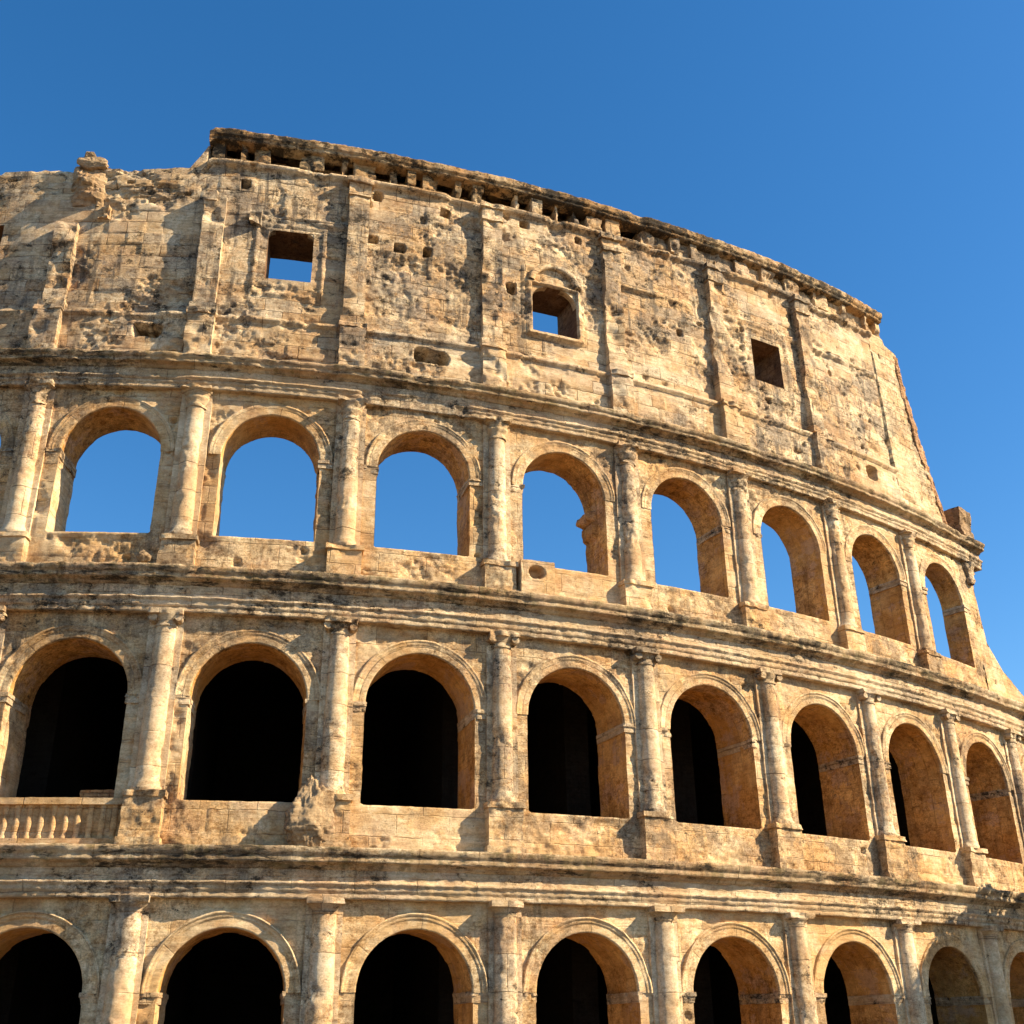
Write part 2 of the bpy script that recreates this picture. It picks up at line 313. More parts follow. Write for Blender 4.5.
def lathe(mb, si, dc, prof, st=0.08, amp=0.016, amax=1.75, lump=0.0):
    q = []
    for (r0, z0), (r1, z1) in zip(prof[:-1], prof[1:]):
        n = max(1, int(math.hypot(r1-r0, z1-z0)/st)); q += [(r0+(r1-r0)*k/n, z0+(z1-z0)*k/n) for k in range(n)]
    q.append(prof[-1]); q = np.array(q)
    a = np.linspace(-amax, amax, max(10, int(2*amax*0.5/st)))
    A, K = np.meshgrid(a, np.arange(len(q)), indexing='ij'); R = q[K, 0].copy(); z = q[K, 1]
    s = si+R*np.sin(A); d = dc+R*np.cos(A)
    if lump: R = R*(1+lump*fbm(s, z, d, 2.6, 3, 0.65, 14.0))
    ch = np.clip(fbm(s, z, d, 0.9, 5, 0.7, 33.0)-0.16, 0, 1)*0.7+0.035*(np.abs(hash2(np.floor(z/1.25+si), 0*z+3)))
    R = R*(1-ch)
    mb.grid(si+R*np.sin(A), z, dc+R*0.82*np.cos(A), amp=amp, uvs=(A*0.5+si, z))
    return mb

def column(i, tier):
    st = 0.08 if -0.8 <= i <= 8.6 else 0.2; si = I(i)
    w = TIERS[tier]['w']; dc = w+0.02
    if tier == 1: z0, z1, rb, rt, hc = 0.0, 7.02, 0.50, 0.44, 0.50
    if tier == 2: z0, z1, rb, rt, hc = 10.72, 17.82, 0.46, 0.40, 0.62
    if tier == 3: z0, z1, rb, rt, hc = 21.20, 28.42, 0.45, 0.39, 0.95
    mb = MB()
    mb.box(si-0.66, si+0.66, z0, z1-hc*0.3, w-0.05, w+0.10, st)      # backing strip
    lathe(mb, si, dc+0.06, [(rb+0.12, z0), (rb+0.13, z0+0.16), (rb+0.05, z0+0.24), (rb+0.06, z0+0.32), (rb, z0+0.42), (rb*0.99, z0+2.5), (rt, z1-hc)], st, lump=0.0)
    o = mb.build("column", m_col, amp_root)
    cb = MB(); zc = z1-hc
    if tier == 1:
        lathe(cb, si, dc+0.06, [(rt, zc-0.05), (rt+0.06, zc+0.02), (rt+0.02, zc+0.08), (rt+0.20, zc+0.26), (rt+0.2, zc+0.3)], st, lump=0.12)
        cb.box(si-0.70, si+0.70, zc+0.28, z1, w-0.05, w+0.68, st, chip=0.16)
    elif tier == 2:
        lathe(cb, si, dc+0.06, [(rt+0.05, zc-0.06), (rt+0.07, zc), (rt+0.01, zc+0.08), (rt+0.14, zc+0.34), (rt+0.18, zc+0.42)], st, lump=0.15)
        for sg in (-1, 1):                                             # worn scrolls
            a = np.linspace(0, 2*math.pi, 14); A, Dd = np.meshgrid(a, np.linspace(w+0.02, w+0.50, 7), indexing='ij')
            r = 0.16*(1+0.7*fbm(A, Dd*3, 0*A+i, 1.2, 3)); cb.grid(si+sg*0.50+r*np.cos(A), zc+0.26+r*np.sin(A), Dd, amp=0.05)
            A, Rr = np.meshgrid(a, np.linspace(0.01, 0.16, 4), indexing='ij'); cb.grid(si+sg*0.50+Rr*np.cos(A), zc+0.26+Rr*np.sin(A), w+0.50+0*Rr, amp=0.08)
        cb.box(si-0.68, si+0.68, zc+0.40, z1, w-0.05, w+0.64, st, chip=0.2)
    else:
        lathe(cb, si, dc+0.06, [(rt+0.05, zc-0.08), (rt+0.06, zc), (rt, zc+0.06), (rt+0.06, zc+0.25), (rt+0.15, zc+0.42), (rt+0.08, zc+0.46), (rt+0.14, zc+0.62), (rt+0.26, zc+0.78)], st, amp=0.07, lump=0.3)
        cb.box(si-0.66, si+0.66, zc+0.76, z1, w-0.05, w+0.62, st, amp=0.05, chip=0.28)
    cb.build("capital", m_arch, o)
    if tier > 1:
        pb = MB(); zb, zt = (8.60, 10.72) if tier == 2 else (19.45, 21.20)
        pj = 0.52
        pb.box(si-0.72, si+0.72, zb, zt-0.18, w-0.05, w+pj, st, chip=0.10)
        pb.box(si-0.80, si+0.80, zt-0.2, zt+0.02, w-0.05, w+pj+0.09, st, chip=0.16)
        pb.box(si-0.80, si+0.80, zb, zb+0.45, w-0.05, w+pj+0.08, st, chip=0.12)
        pb.build("pedestal", m_wall, o)
    return o

def sweep(mb, i0, i1, prof, w, st=0.07, chip=0.3, amp=0.05, seed=0.0, dens=0.07, zfun=None, base=0.0, caps=True):
    q = []
    for (d0, z0), (d1, z1) in zip(prof[:-1], prof[1:]):
        n = max(1, int(math.hypot(d1-d0, z1-z0)/dens)); q += [(d0+(d1-d0)*k/n, z0+(z1-z0)*k/n) for k in range(n)]
    q.append(prof[-1]); q = np.array(q)
    S = np.linspace(I(i0), I(i1), max(3, int((i1-i0)*B/st)))
    s, K = np.meshgrid(S, np.arange(len(q)), indexing='ij'); d = q[K, 0].copy(); z = q[K, 1]
    c = fbm(s, z, 0*s, 0.33, 5, 0.62, seed+7.0); c2 = fbm(s, z, 0*s, 1.5, 3, 0.6, seed+19.0)
    f = np.clip((c+0.05)*2.2, 0, 1)*(0.55+0.45*c2)+np.clip(c2-0.1, 0, 1)*0.6
    d = d-(d-base)*np.clip(f*chip, 0, 0.9)
    z = z+(-0.10*chip*np.clip(f, 0, 1)*(q[K, 1] > q[:, 1].mean()))
    if seed == 93.0: f = f+1.6*sstep(I(2.02), I(2.1), s)*(1-sstep(I(2.75), I(2.82), s))*(0.5+hash2(np.floor(s/.55), 0*s))*(z < 28.95); d = np.where((s > I(2)) & (s < I(2.9)), np.minimum(d, q[K, 0]-(q[K, 0]-base)*np.clip(f*.6, 0, .98)), d)
    if zfun is not None: z = zfun(s, z)
    mb.grid(s, z, w+d, amp=amp, uvs=(s, q[K, 1]))
    if caps:
        for e in (0, -1):
            dd = np.stack([w+d[e], 0*d[e]+w-0.8]); mb.grid(np.stack([s[e], s[e]]), np.stack([z[e], z[e]]), dd, amp=0)
    return mb

def entablature(tier, i0, i1):
    T = TIERS[tier]; w = T['w']
    a, f, c0, c1 = {1: (6.98, 7.55, 8.02, 8.80), 2: (17.75, 18.38, 18.90, 19.66), 3: (28.36, 28.92, 29.36, 30.0)}[tier]
    P = {1: 0.66, 2: 0.68, 3: 0.64}[tier]; A0 = {1: 0.32, 2: 0.32, 3: 0.26}[tier]
    ar = sweep(MB(), i0, i1, [(-0.1, a), (A0, a), (A0, a+0.24), (A0+0.04, a+0.26), (A0+0.04, f-0.12), (A0+0.12, f-0.08), (A0+0.14, f), (A0-0.02, f+0.03), (A0-0.04, c0)], w, chip={1: .25, 2: .3, 3: .6}[tier], seed=tier*31.0, base=0.13)
    o = ar.build("entablature", m_arch, amp_root)
    h = c1-c0
    co = sweep(MB(), i0, i1, [(A0-0.05, c0-0.02), (A0+0.06, c0+0.03), (A0+0.08, c0+0.14*h), (A0+0.15, c0+0.18*h), (P-0.10, c0+0.25*h), (P-0.03, c0+0.28*h), (P-0.03, c0+0.56*h), (P+0.02, c0+0.60*h), (P+0.09, c0+0.84*h), (P+0.08, c0+0.95*h), (0.3, c1), (-0.9, c1+0.04)], w, chip={1: .22, 2: .26, 3: .38}[tier], amp=0.038, seed=tier*53.0, base=A0*0.6)
    co.build("cornice", m_corn, o)

for t in (1, 2, 3):
    i0, i1 = (-4, 14) if t < 3 else (-4, 8)
    for i in range(i0, i1): arch_bay(i, t)
    for i in range(i0, i1+1):
        if not (t == 3 and i == 8): column(i, t)
    entablature(t, i0, i1 if t < 3 else 8.28)

# end of the third storey: half pier that flares into a sloping spur
def end_piece(name, i0, zs, se, w, t, m, rough=1.0, st=0.07, mcap=None, seed=3):
    zs = np.array(zs); se = np.array(se)
    Z = np.linspace(zs[0], zs[-1], int((zs[-1]-zs[0])/st)); U = np.linspace(0, 1, int((max(se)-i0)*B/st)+2)
    u, z = np.meshgrid(U, Z, indexing='ij'); e = np.interp(z, zs, se)+0.012*fbm(z, z*0, z*0, 1.5, 3); s = I(i0)+u*(e-i0)*B
    mb = MB().grid(s, z, w+wallfield(s, z, rough, seed)*sstep(0, 0.1, 1-u)); mb.grid(s[::3, ::3], z[::3, ::3], w-t+0*z[::3, ::3], amp=0)
    o = mb.build(name, m, amp_root)
    D = np.linspace(0, -t, int(t/st)); k, b = np.meshgrid(Z, D, indexing='ij'); e = np.interp(k, zs, se)+0.012*fbm(k, k*0, k*0, 1.5, 3)
    cs = I(e)+np.where(b < 0, 0.10*blocks(b+9, k, 0.7, 0.5, 1.0), 0)*sstep(0, .1, -b)
    MB().grid(cs, k, w+b, amp=0.06, uvs=(b, k)).build("broken_edge", mcap or m_brick, o)
    return o
end_piece("end_pier", 8.0, [19.5, 20.6, 21.2, 22.0, 23.5, 26.8, 28.4], [9.3, 8.95, 8.68, 8.40, 8.15, 8.10, 8.14], W3, 1.3, m_wall, 1.0)
def small_column():  # worn capital left on the last pier
    cb = MB(); lathe(cb, I(8.03), W3+0.05, [(0.3, 27.0), (0.42, 27.2), (0.36, 27.5), (0.5, 28.0), (0.55, 28.4)], 0.08, amp=0.08, lump=0.35)
    cb.build("capital", m_arch, amp_root)
small_column()

# galleries behind the two lower storeys
g = MB()
def coarse(s0, s1, z0, z1, d0, d1):
    return g.box(s0, s1, z0, z1, d0, d1, st=0.9, amp=0.0, back=True)
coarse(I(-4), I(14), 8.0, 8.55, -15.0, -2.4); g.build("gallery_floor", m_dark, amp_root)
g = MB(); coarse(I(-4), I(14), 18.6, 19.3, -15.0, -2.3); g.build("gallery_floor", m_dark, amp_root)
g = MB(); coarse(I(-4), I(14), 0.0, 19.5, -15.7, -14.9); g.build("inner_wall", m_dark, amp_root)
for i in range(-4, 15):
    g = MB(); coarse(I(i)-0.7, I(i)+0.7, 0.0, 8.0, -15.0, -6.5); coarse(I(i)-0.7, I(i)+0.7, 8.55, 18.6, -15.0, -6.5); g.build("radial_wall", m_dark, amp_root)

# ------------------------------------------------------------------ attic storey
WA = W3-0.10
_gi = np.array([-3, 0, 1, 2.5, 4, 5, 6, 7.2, 9]); _gv = np.array([.0, .0, .02, .0, .004, .03, .07, .105, .11])
def azf(s, z):
    return z+(z-30.0)*np.interp(s/B+3, _gi, _gv)+np.interp(s/B+3, [0.8, 0.9, 1.6, 6, 7.2], [0.0, 0.50, 0.38, 0.32, 0.25])*sstep(38.4, 42.0, z)
def ztop(i):   # ruined top line of the wall
    return np.interp(i, [-3, -0.1, 0.10, 0.74, 0.80, 0.86, 8], [40.75, 40.75, 40.7, 40.85, 41.6, 42.1, 42.1])
WIN = {-1: (0.20, 0.50, 34.7, 37.5), 1: (0.345, 0.665, 34.75, 37.55), 3: (0.30, 0.66, 34.1, 36.9), 5: (0.345, 0.67, 34.75, 37.35)}
HOLES = [(2.1, 40.3, .22, .25), (2.62, 40.1, .28, .22), (3.25, 40.35, .25, .2), (3.7, 40.2, .2, .22), (1.15, 39.9, .2, .2), (4.6, 36.2, .18, .2), (6.3, 37.0, .15, .2), (2.08, 37.75, 0.30, 0.26), (2.28, 37.55, 0.27, 0.26), (2.49, 37.60, 0.22, 0.28), (2.52, 31.35, 0.85, 0.36), (3.13, 36.3, .3, .4), (5.98, 31.9, 0.30, 0.55), (6.62, 31.35, .5, .38), (0.62, 31.3, 0.60, 0.35)]
def attic_bay(i, i1=None):
    st = near(i); i1 = i+1 if i1 is None else i1; S = np.linspace(I(i), I(i1), int(round((i1-i)*B/st))+1)
    win = WIN.get(i); marks = [29.8]
    if win: marks += [win[2], win[3]]; ws0, ws1 = I(i+win[0]), I(i+win[1])
    marks.append(42.1); Z = []
    for a, b in zip(marks[:-1], marks[1:]): Z.append(np.linspace(a, b, max(2, int((b-a)/st)+1))[:-1])
    Z = np.concatenate(Z+[[42.1]])
    if win:
        for e in (ws0, ws1): S[np.argmin(abs(S-e))] = e
    s, z = np.meshgrid(S, Z, indexing='ij'); ii = s/B+3
    d = wallfield(s, z, 1.25, 40, dens=0.35, bw=1.7, bh=0.66)
    if i == 2: d = d-0.12*(sstep(37.3, 36.9, z)*sstep(33.2, 33.6, z))*(0.5+1.2*abs(fbm(s, z, 0*s, 2.5, 3, .6, 9.)))
    d = d+0.30*(1-sstep(32.30, 32.42, z))+0.14*sstep(32.05, 32.12, z)*(1-sstep(32.45, 32.56, z))      # plinth and its moulding
    sc_i = (ii > 0.86)
    md = sstep(40.72, 40.80, z)*(1-sstep(41.0, 41.08, z)); d = d+0.24*md*sc_i                          # moulding under the frieze
    if i >= 4 or i == 1: d = d+0.20*sstep(38.0, 38.08, z)*(1-sstep(38.35, 38.42, z))*(0.5+np.clip(1.3*fbm(s, z*0, 0*s, .6, 3), -.5, .5))
    d = d-np.where(ii < 4.4, 1.0, 0.22)*sstep(41.10, 41.2, z)*sc_i                                                              # sunken frieze behind the brackets
    if i == 3 or i == 5 or i == 1:                                                                      # framed window panel
        c = I(i+(win[0]+win[1])/2); fr = (abs(s-c) < 1.75) & (z > 33.8) & (z < 38.0); fr2 = (abs(s-c) < 1.52) & (z > 34.0) & (z < 37.8)
        d = d+0.07*(fr & ~fr2)
    for hi, hz, hw_, hh_ in HOLES:
        q = np.maximum(abs(s-I(hi))/hw_, abs(z-hz)/hh_)*0.7+0.3*np.hypot((s-I(hi))/hw_, (z-hz)/hh_)+0.25*fbm(s, z, 0*s, 1.6, 2); d = d-1.9*(1-sstep(0.86, 1.0, q))
    zt = ztop(ii)+0.10*fbm(s, 0*s, 0*s, 0.9, 4, 0.6, 4.0)*(ii < 0.84)
    z2 = np.where(z > 38.9, 38.9+(z-38.9)*(zt-38.9)/(42.1-38.9), z)
    keep = None
    if win:
        ins = (s > ws0-1e-4) & (s < ws1+1e-4) & (z > win[2]-1e-4) & (z < win[3]+1e-4)
        keep = ~(ins[:-1,:-1] & ins[1:,:-1] & ins[1:,1:] & ins[:-1,1:])
        e = np.maximum(np.maximum(ws0-s, s-ws1), np.maximum(win[2]-z, z-win[3])); d = d*sstep(0.0, 0.3, e)
        if i == 3: d = d+0.16*(1-sstep(0.28, 0.34, e))*sstep(0.02, 0.05, e)*(z < win[3]+.2)
    mb = MB().grid(s, azf(s, z2), WA+d, keep, uvs=(s, z))
    sk = slice(None, None, 4); kb = None
    if win:
        ii_ = ins[sk, sk]; kb = ~(ii_[:-1,:-1] | ii_[1:,:-1] | ii_[1:,1:] | ii_[:-1,1:])
    mb.grid(s[sk, sk], azf(s[sk, sk], z2[sk, sk]), WA-2.2+0*s[sk, sk], kb, amp=0)
    a, b = np.meshgrid(np.arange(len(S)), np.linspace(0, 1, 22), indexing='ij'); e = len(Z)-1                # top of the wall
    mb.grid(S[a], azf(s[:, e], z2[:, e])[a]+0.12*np.clip(fbm(S[a], b*3, 0*S[a], 1.2, 3), 0, 1)*(ii[:, e][a] < 0.86)*np.sin(b*3.14), (WA+d[:, e])[a]*(1-b)+(WA-2.2)*b)
    o = mb.build("attic_wall", m_attic, amp_root)
    if win:
        wb = MB(); D = np.linspace(0, -2.2, 26); cr = 0.28 if i == 3 else 0.0
        for sx in (ws0, ws1):
            zz, dd = np.meshgrid(np.linspace(win[2], win[3], 36), D, indexing='ij'); wb.grid(sx+0*zz, azf(sx+0*zz, zz), WA+dd, uvs=(dd, zz))
        for zx in (win[2], win[3]):
            ss, dd = np.meshgrid(np.linspace(ws0, ws1, 30), D, indexing='ij'); wb.grid(ss, azf(ss, zx+0*ss), WA+dd, uvs=(ss, dd))
        # rounded or broken head filling the top corners
        for sx, sg in ((ws0, 1), (ws1, -1)):
            hb = MB(); n = 12; R = {1: 0.32, 3: 0.85}.get(i, 0.12)
            a = np.linspace(0, math.pi/2, n); A, K = np.meshgrid(a, np.linspace(0, -.35, 6), indexing='ij')
            cs, cz = sx+sg*R-sg*R*np.cos(A), win[3]-R+R*np.sin(A); hb.grid(cs, azf(cs, cz), WA+K-0.02)
            A, T_ = np.meshgrid(a, np.linspace(0, 1, 5), indexing='ij'); cs = (sx+sg*R-sg*R*np.cos(A))*(1-T_)+sx*T_; cz = (win[3]-R+R*np.sin(A))*(1-T_)+win[3]*T_
            hb.grid(cs, azf(cs, cz), WA-0.02+0*cs); hb.build('window_head', m_attic if i in (1, 3) else m_reveal, o)
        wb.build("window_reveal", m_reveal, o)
        if i == 3:   # relieving arch over the window
            c = (ws0+ws1)/2; a = np.linspace(math.pi*0.95, 0.25, 40); A, K = np.meshgrid(a, np.arange(7), indexing='ij')
            pr = np.array([(1.15,-.05),(1.15,.2),(1.25,.24),(1.38,.24),(1.48,.2),(1.5,.1),(1.5,-.05)]); R = pr[K, 0]; E = pr[K, 1]
            MB().grid(c+R*np.cos(A)*1.0, azf(c+R*np.cos(A), 36.9+R*np.sin(A)*0.95), WA+E, amp=.05).build("relieving_arch", m_attic, o)
    return o
for i in range(-4, 7): attic_bay(i)
# last attic bay, cut off along a slope
def attic_end():
    zs = np.array([29.9, 31, 34, 37, 39.5, 40.6, 40.75, 41.5, 42.1]); se = np.array([7.86, 7.81, 7.66, 7.54, 7.46, 7.44, 7.25, 7.20, 7.22]); st = 0.07
    Z = np.linspace(29.9, 42.1, 175); U = np.linspace(0, 1, 84); u, z = np.meshgrid(U, Z, indexing='ij')
    e = np.interp(z, zs, se)+0.02*fbm(z*0.5, z*0, z*0, 1.5, 3)+0.012*hash2(np.floor(z/0.58), 0*z); s = I(7)+u*(e-7)*B; fd = sstep(0, .04, 1-u)
    d = wallfield(s, z, 0.7, 40, dens=.1, bw=1.2, bh=.5)*fd+0.30*(s < I(7.02)+0.035*(41-z))*(1-sstep(32.30, 32.42, z))+(s < I(7.02)+0.035*(41-z))*(0.24*sstep(40.72, 40.80, z)*(1-sstep(41.0, 41.08, z))+0.18*sstep(38.0, 38.08, z)*(1-sstep(38.35, 38.42, z)))-0.4*sstep(41.1, 41.2, z)
    d = d-0.75*(s < I(7.02)+0.035*(41-z))*(z > 30.6)*(z < 39.8)
    mb = MB().grid(s, azf(s, z), WA+d, uvs=(s, z)); mb.grid(s[::4, ::4], azf(s, z)[::4, ::4], WA-2.2+0*s[::4, ::4], amp=0)
    o = mb.build("attic_wall", m_plain, amp_root)
    k, b = np.meshgrid(np.arange(len(Z)), np.linspace(0, 1, 30), indexing='ij'); se_ = s[-1][k]; ze = azf(s[-1], z[-1])[k]
    jag = 0.12*hash2(np.floor(Z[k]/0.5), np.floor(b*4)+3)*sstep(0, .1, b)
    MB().grid(se_+jag+0.35*b, ze, (WA+d[-1])[k]*(1-b)+(WA-2.2)*b, amp=.06, uvs=(b*2.2, ze)).build("broken_edge", m_brick, o)
attic_end()
def brick_strip():
    zs = np.array([30.0, 31, 34, 37, 39.5, 40.4]); se = np.array([7.86, 7.81, 7.66, 7.54, 7.46, 7.44]); Z = np.linspace(30.05, 40.4, 150); u, z = np.meshgrid(np.linspace(0, 1, 12), Z, indexing='ij')
    e = I(np.interp(z, zs, se)+.004)+.10*hash2(np.floor(z/.45), 0*z)*u; wd = (.35+.35*np.sin((z-30)/10.5*3.1))+.12*hash2(np.floor(z/.3), 0*z+5)
    MB().grid(e-(1-u)*wd, azf(e, z), WA+.05+.05*hash2(np.floor(z/.3), np.floor(u*3))-.1*(1-sstep(0, .08, u)), amp=.03, uvs=(e-(1-u)*wd, z)).build("brick_edge", m_brick, amp_root)
brick_strip()

def attic_pilaster(i, z0=32.4, z1=40.8, w=1.0, pj=0.40, lean=0.0):
    s0 = I(i)-w/2; st = 0.08
    mb = MB()
    def seg(a, b, hw_, p, chip=0.1, amp=0.04):
        n = max(2, int((b-a)/st)+1); Z = np.linspace(a, b, n); X = np.linspace(-hw_, hw_, max(3, int(2*hw_/st)))
        def put(x, z, d):
            c = chip*1.6*np.clip(fbm(x+I(i), z, d, 0.8, 3, .6, 71.)+.05, 0, 1); s = I(i)+x+lean*(z-z0); mb.grid(s, azf(s, z), WA-0.1+(d+0.1)*(1-c), amp=amp)
        x, z = np.meshgrid(X, Z, indexing='ij'); put(x, z, p+0*x)
        for e in (-hw_, hw_):
            x, z = np.meshgrid(np.linspace(-0.1, p, 6), Z, indexing='ij'); put(e+0*x, z, x)
        for zz in (a, b):
            x, d = np.meshgrid(X, np.linspace(-0.1, p, 6), indexing='ij'); put(x, zz+0*x, d)
    seg(z0, z0+0.4, w/2+.1, pj+.1); seg(z0+0.4, z1-0.9 if z1 > 40 else z1, w/2, pj, chip=.7)
    if z1 > 40: seg(z1-0.92, z1-0.75, w/2+.06, pj+.07, .3); seg(z1-0.75, z1-.25, w/2+.04, pj+.05, .5, .07); seg(z1-0.25, z1, w/2+.14, pj+.16, .4, .06)
    o = mb.build("attic_pilaster", m_attic, amp_root)
    pb = MB(); x0 = I(i); pb.box(x0-w/2-.12, x0+w/2+.12, 29.9, 32.25, WA-.05, WA+0.30+pj, .08, chip=.12).box(x0-w/2-.18, x0+w/2+.18, 32.15, 32.42, WA-.05, WA+.38+pj, .08, chip=.2)
    pb.build("pedestal", m_attic, o)
for i, zt, ln in ((-3, 40.6, 0), (-2, 40.6, 0), (-1, 40.6, 0), (0, 37.3, -.006), (1, 39.0, -.01), (2, 40.8, 0), (3, 40.8, 0), (4, 40.8, 0), (5, 40.8, 0), (6, 40.8, 0), ):
    attic_pilaster(i-0.03, z1=zt, lean=ln)

# top cornice and its brackets
tc = sweep(MB(), 0.86, 7.22, [(-0.45, 41.98), (-0.05, 42.02), (0.14, 42.06), (0.26, 42.10), (0.28, 42.28), (0.36, 42.32), (0.40, 42.60), (0.38, 42.68), (0.2, 42.76), (-1.0, 42.75), (-2.1, 42.7), (-2.15, 42.1)], WA, chip=0.5, amp=0.06, seed=9.0, zfun=azf, base=0.0)
top_o = tc.build("top_cornice", m_top, amp_root)
k = 0
x = 0.93
while x < 7.22:
    wd = random.choice((.16, .22, .3, .45, .6)); miss = random.random() < 0.16
    if not miss:
        s = I(x); z0 = 41.05+random.uniform(0, .15); zz = azf(np.array([s]), np.array([z0]))[0]; z1 = azf(np.array([s]), np.array([42.1]))[0]
        MB().box(s-wd, s+wd, zz, z1, WA-1.0, WA+random.uniform(-.02, .14), .08, amp=.04, chip=.25).build("bracket", m_top if x < 3 else m_attic, top_o)
    x += random.uniform(0.10, 0.15)+wd/B if x < 4.3 else random.uniform(0.16, 0.42)
# surviving string of corbels half way up
for x, z in ((0.20, 38.0), (0.93, 38.9), (1.25, 37.95)):
    s = I(x); zz = float(azf(np.array([s]), np.array([z]))[0]); MB().box(s-.28, s+.28, zz-.3, zz+.35, WA-.3, WA+.45, .08, amp=.06, chip=.3).build("corbel", m_attic, amp_root)

# ------------------------------------------------------------------ balustrade in the leftmost bay of the second storey
bl = MB(); bl.box(I(0)+.7, I(1)-.72, 10.26, 10.50, -.3, .16, .08).box(I(0)+.7, I(1)-.72, 8.7, 9.05, -.3, .14, .08)
blo = bl.build("balustrade", m_wall, amp_root)
for k in range(12):
    s = I(0)+1.0+k*0.435; lb = MB(); lathe(lb, s, -.05, [(.12, 9.03), (.12, 9.14), (.09, 9.2), (.13, 9.5), (.12, 9.7), (.09, 10.05), (.12, 10.15), (.13, 10.28)], .06, amp=.01, amax=3.1); lb.build("baluster", m_wall, blo)

# ------------------------------------------------------------------ loose stones
def rock(name, c, r, material, label, cat, seed=0.0, rough=.3, boxy=.5, group=None, taper=0.0):
    """irregular stone; c = (s, z, d) in wall space"""
    n, m = 70, 100; a = np.linspace(0.001, math.pi-.001, n); b = np.linspace(0, 2*math.pi, m)
    A, Bb = np.meshgrid(a, b, indexing='ij'); v = np.stack([np.sin(A)*np.cos(Bb), np.sin(A)*np.sin(Bb), np.cos(A)], 0)
    q = boxy; e = (np.abs(v)**(2/(1-q*.85))).sum(0)**((1-q*.85)/2); v = v/np.maximum(e, .2)
    P0 = M(np.array([c[0]]), np.array([c[1]]), np.array([c[2]]))[0]; T = float(np.interp(c[0], _S, _TH))
    pr = np.random.default_rng(int(seed)+1); f = np.full(v[0].shape, 1.25)     # fractured: cut by random planes
    for _ in range(22):
        nn = pr.normal(size=3); nn /= np.linalg.norm(nn); dt = v[0]*nn[0]+v[1]*nn[1]+v[2]*nn[2]; f = np.where(dt > .05, np.minimum(f, pr.uniform(.68, .98)/np.maximum(dt, .05)), f)
    f = f*(1+.30*rough*fbm(v[0]*f+seed, v[1]*f, v[2]*f*1.6, 3.0, 5, .75, seed+2)-.10*rough*(hash2(np.floor((v[0]*2.2+v[2]*.8)*2+seed), np.floor(v[2]*f*4.3)))); f[:, -1] = f[:, 0]
    tp = 1-taper*np.clip((v[2]+.35)/1.35, 0, 1); X, D, Z = v[0]*r[0]*f*tp+taper*.18*r[0]*np.clip(v[2], 0, 1), v[1]*r[2]*f*tp, v[2]*r[1]*f
    V = np.stack([math.cos(T)*X+math.sin(T)*D, math.sin(T)*X-math.cos(T)*D, Z], -1).reshape(-1, 3)
    kk = np.arange(n*m).reshape(n, m); F = np.stack([kk[:-1,:-1], kk[1:,:-1], kk[1:,1:], kk[:-1,1:]], -1).reshape(-1, 4)
    mb = MB(); mb.v = [V]; mb.f = [F]; mb.uv = [np.stack([Bb.ravel(), A.ravel()], -1)]; o = mb.build(name, material); o.location = P0
    return tag(o, label, cat, group)
def slab(name, s0, s1, z0, z1, d0, d1, m, label, cat, amp=.06, chip=.15, tap=0.0):
    if name.startswith("hollow"):
        mb = MB(); S = np.linspace(s0, s1, 28); Z = np.linspace(z0, z1, 30); a, b = np.meshgrid(S, Z, indexing='ij'); q = np.hypot((a-(s0+s1)/2)/.42, (b-z1+.55)/.36)
        mb.grid(a, b, d1-.5*(1-sstep(.7, 1.05, q+.3*fbm(a, b, 0*a, 2., 3))), amp=amp); dd = np.linspace(d0, d1, 12)
        for e in (s0, s1): a, b = np.meshgrid(dd, Z, indexing='ij'); mb.grid(e+0*a, b, a, amp=amp)
        for e in (z0, z1): a, b = np.meshgrid(S, dd, indexing='ij'); mb.grid(a, e+0*a, b, amp=amp)
        return tag(mb.build("stone_block", m), label, cat)
    o = MB().box(s0, s1, z0, z1, d0, d1, .06, amp=amp, chip=chip, tap=tap, back=True).build(name, m); return tag(o, label, cat)
rock("broken_stone", (I(1.88), 9.85, .40), (1.05, 1.55, .62), m_rubble, "jagged tan mass of broken stone on the middle ledge left of a column", "broken stone", 5.0, .8, .1, taper=.42)
slab("hollow_stone_block", I(3.13), I(3.36), 19.7, 21.35, W3+.1, W3+.72, m_wall, "squared block with a dark hollow on the sill of an upper arch", "stone block")
slab("stone_block", I(7.93), I(8.15), 30.02, 31.9, W3-.6, W3+.55, m_rubble, "weathered upright block alone on the ledge at the right end of the ruined wall", "stone block")
slab("brick_stub", I(.62), I(.86), 10.52, 10.95, -1.3, -.7, m_brick, "small reddish brick stub behind the balustrade in the leftmost dark arch", "brick stub")
rock("boulder", (I(.02), 41.42, WA-.1), (.36, .28, .36), m_rubble, "small pale boulder crowning the ruined wall top at upper left", "boulder", 3.0, .35, .3)
rock("rubble_stone", (I(.05), 41.0, WA-.1), (.62, .36, .5), m_rubble, "broad flat stone under the boulder on the wall top", "stone", 8.0, .35, .3)
rock("fallen_stone", (I(.83), 20.05, .35), (.28, .3, .25), m_rubble, "small stone on the upper ledge below the leftmost blue arch", "stone", 12.0, .4, .2)
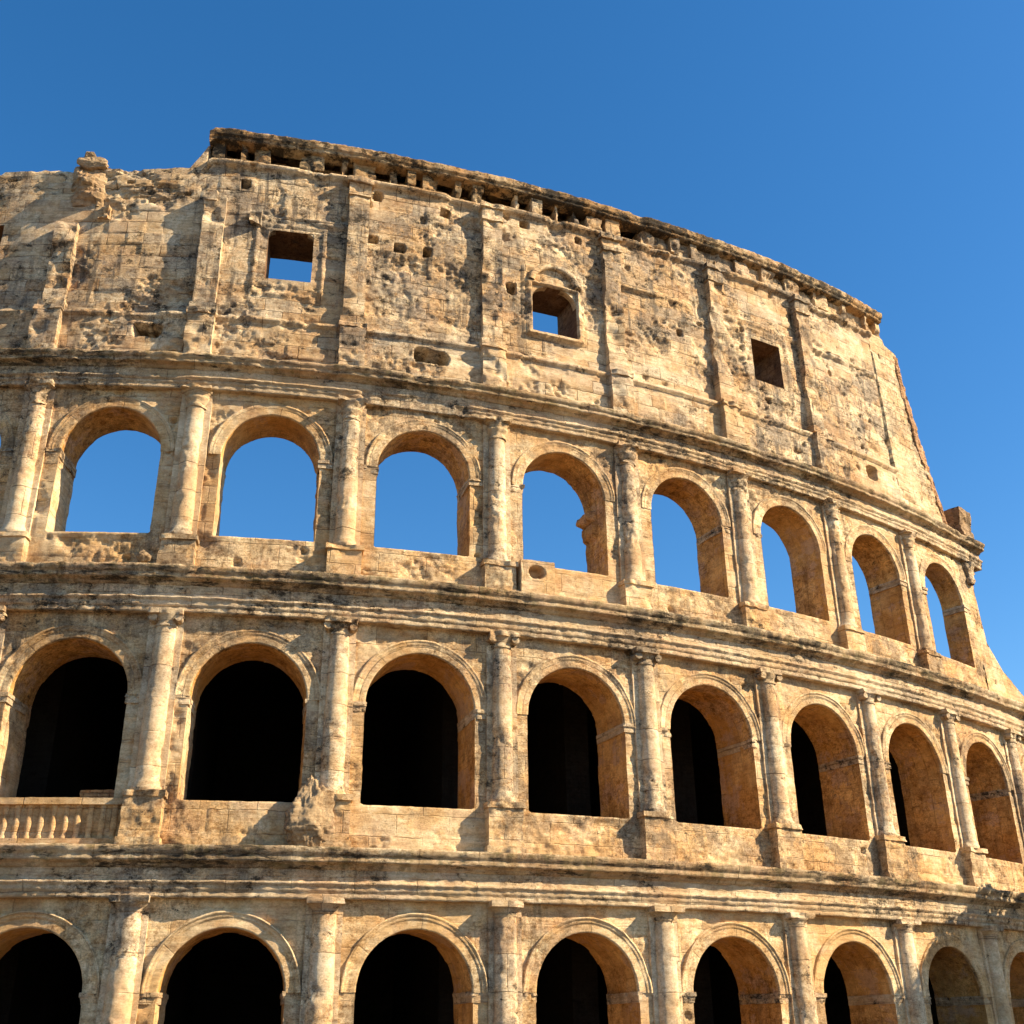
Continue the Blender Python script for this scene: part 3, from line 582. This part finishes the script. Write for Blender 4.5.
# rubble of the broken pilaster, still part of the wall
rb = MB(); s, z = np.meshgrid(np.linspace(I(.0)-.55, I(.0)+1.15, 44), np.linspace(38.5, 41.0, 60), indexing='ij')
bump_ = np.sin(np.clip((s-s.min())/(s.max()-s.min()), 0, 1)*math.pi)**.5*np.sin(np.clip((z-38.5)/2.5, 0, 1)*math.pi*.85+.25)
rb.grid(s, z, WA+(.5*bump_+.22*fbm(s, z, 0*s, 1.4, 3, .6, 3.)+blocks(s+.1*fbm(s,z,0*s,1.,2), z+.1*fbm(z,s,0*s,1.,2), .55, .38, .16)+.10*fbm(s, z*2, 0*s, 4., 3, .7, 8.))*bump_**.3-.12, amp=.07); rb.build("broken_pilaster_core", m_rubble, amp_root)

# ------------------------------------------------------------------ ground and a stone pine right of the frame
gm = MB(); n = 2; gx = np.array([[-1500, -1500], [1500, 1500]], float); gy = np.array([[-1500, 1500], [-1500, 1500]], float)
V = np.stack([gx, gy, 0*gx-.004], -1).reshape(-1, 3); gm.v = [V]; gm.f = [np.array([[0, 2, 3, 1]])]; gm.uv = [V[:, :2]]
tag(gm.build("ground", m_ground), kind='structure')
def pine(px, py, h, R, Hc, label):
    root = bpy.data.objects.new("pine_tree", None); sc.collection.objects.link(root); root.location = (px, py, 0); tag(root, label, "tree")
    m = bpy.data.materials.new("pine bark"); m.use_nodes = True; m.node_tree.nodes["Principled BSDF"].inputs["Base Color"].default_value = (.10, .06, .035, 1)
    l = bpy.data.materials.new("pine needles"); l.use_nodes = True; l.node_tree.nodes["Principled BSDF"].inputs["Base Color"].default_value = (.045, .075, .022, 1)
    tb = MB(); vs = []
    def limb(p, q, r0, r1, k=8):
        t = np.linspace(0, 1, 9); a = np.linspace(0, 2*math.pi, k+1); T_, A = np.meshgrid(t, a, indexing='ij'); p = np.array(p); q = np.array(q)
        C = p+(q-p)*T_[..., None]; rr = r0+(r1-r0)*T_; C[..., 2] += .08*np.linalg.norm(q-p)*T_*(1-T_)
        V = C+np.stack([rr*np.cos(A), rr*np.sin(A), 0*A], -1); kk = np.arange(T_.size).reshape(T_.shape)+tb.n
        tb.v.append(V.reshape(-1, 3)); tb.f.append(np.stack([kk[:-1,:-1], kk[1:,:-1], kk[1:,1:], kk[:-1,1:]], -1).reshape(-1, 4)); tb.uv.append(np.stack([A.ravel(), T_.ravel()], -1)); tb.n += T_.size
    hb = h-Hc*1.3; limb((0, 0, 0), (.3, .2, hb), .42, .28)
    cl = []
    for k in range(26):
        a = random.uniform(0, 6.28); rr = R*math.sqrt(random.random())*.9; q = (rr*math.cos(a), rr*math.sin(a), h-Hc*.4-Hc*.5*(rr/R)**2); limb((.3, .2, hb-random.uniform(0, .6)), q, .13, .04, 6); cl.append(q)
    tb.build("trunk", m, root)
    N = 17000; r = np.random.default_rng(3); ci = r.integers(0, len(cl), N); c = np.array(cl)[ci]; o_ = r.normal(size=(N, 3)); o_ /= np.linalg.norm(o_, axis=1)[:, None]; P = c+o_*(r.random((N, 1))**.4)*np.array([R*.33, R*.33, Hc*.42])
    a1 = r.normal(size=(N, 3)); a1 /= np.linalg.norm(a1, axis=1)[:, None]; a2 = np.cross(a1, r.normal(size=(N, 3))); a2 /= np.linalg.norm(a2, axis=1)[:, None]; sz = .3
    V = np.stack([P-a1*sz, P-a2*sz*.5, P+a1*sz, P+a2*sz*.5], 1).reshape(-1, 3); cb = MB(); cb.v = [V]; cb.f = [np.arange(4*N).reshape(-1, 4)]; cb.uv = [V[:, :2]]; cb.build("crown", l, root)
pine(37.0, -2.6, 14.9, 6.0, 3.6, "umbrella pine standing right of the amphitheatre, shading the lowest arches")
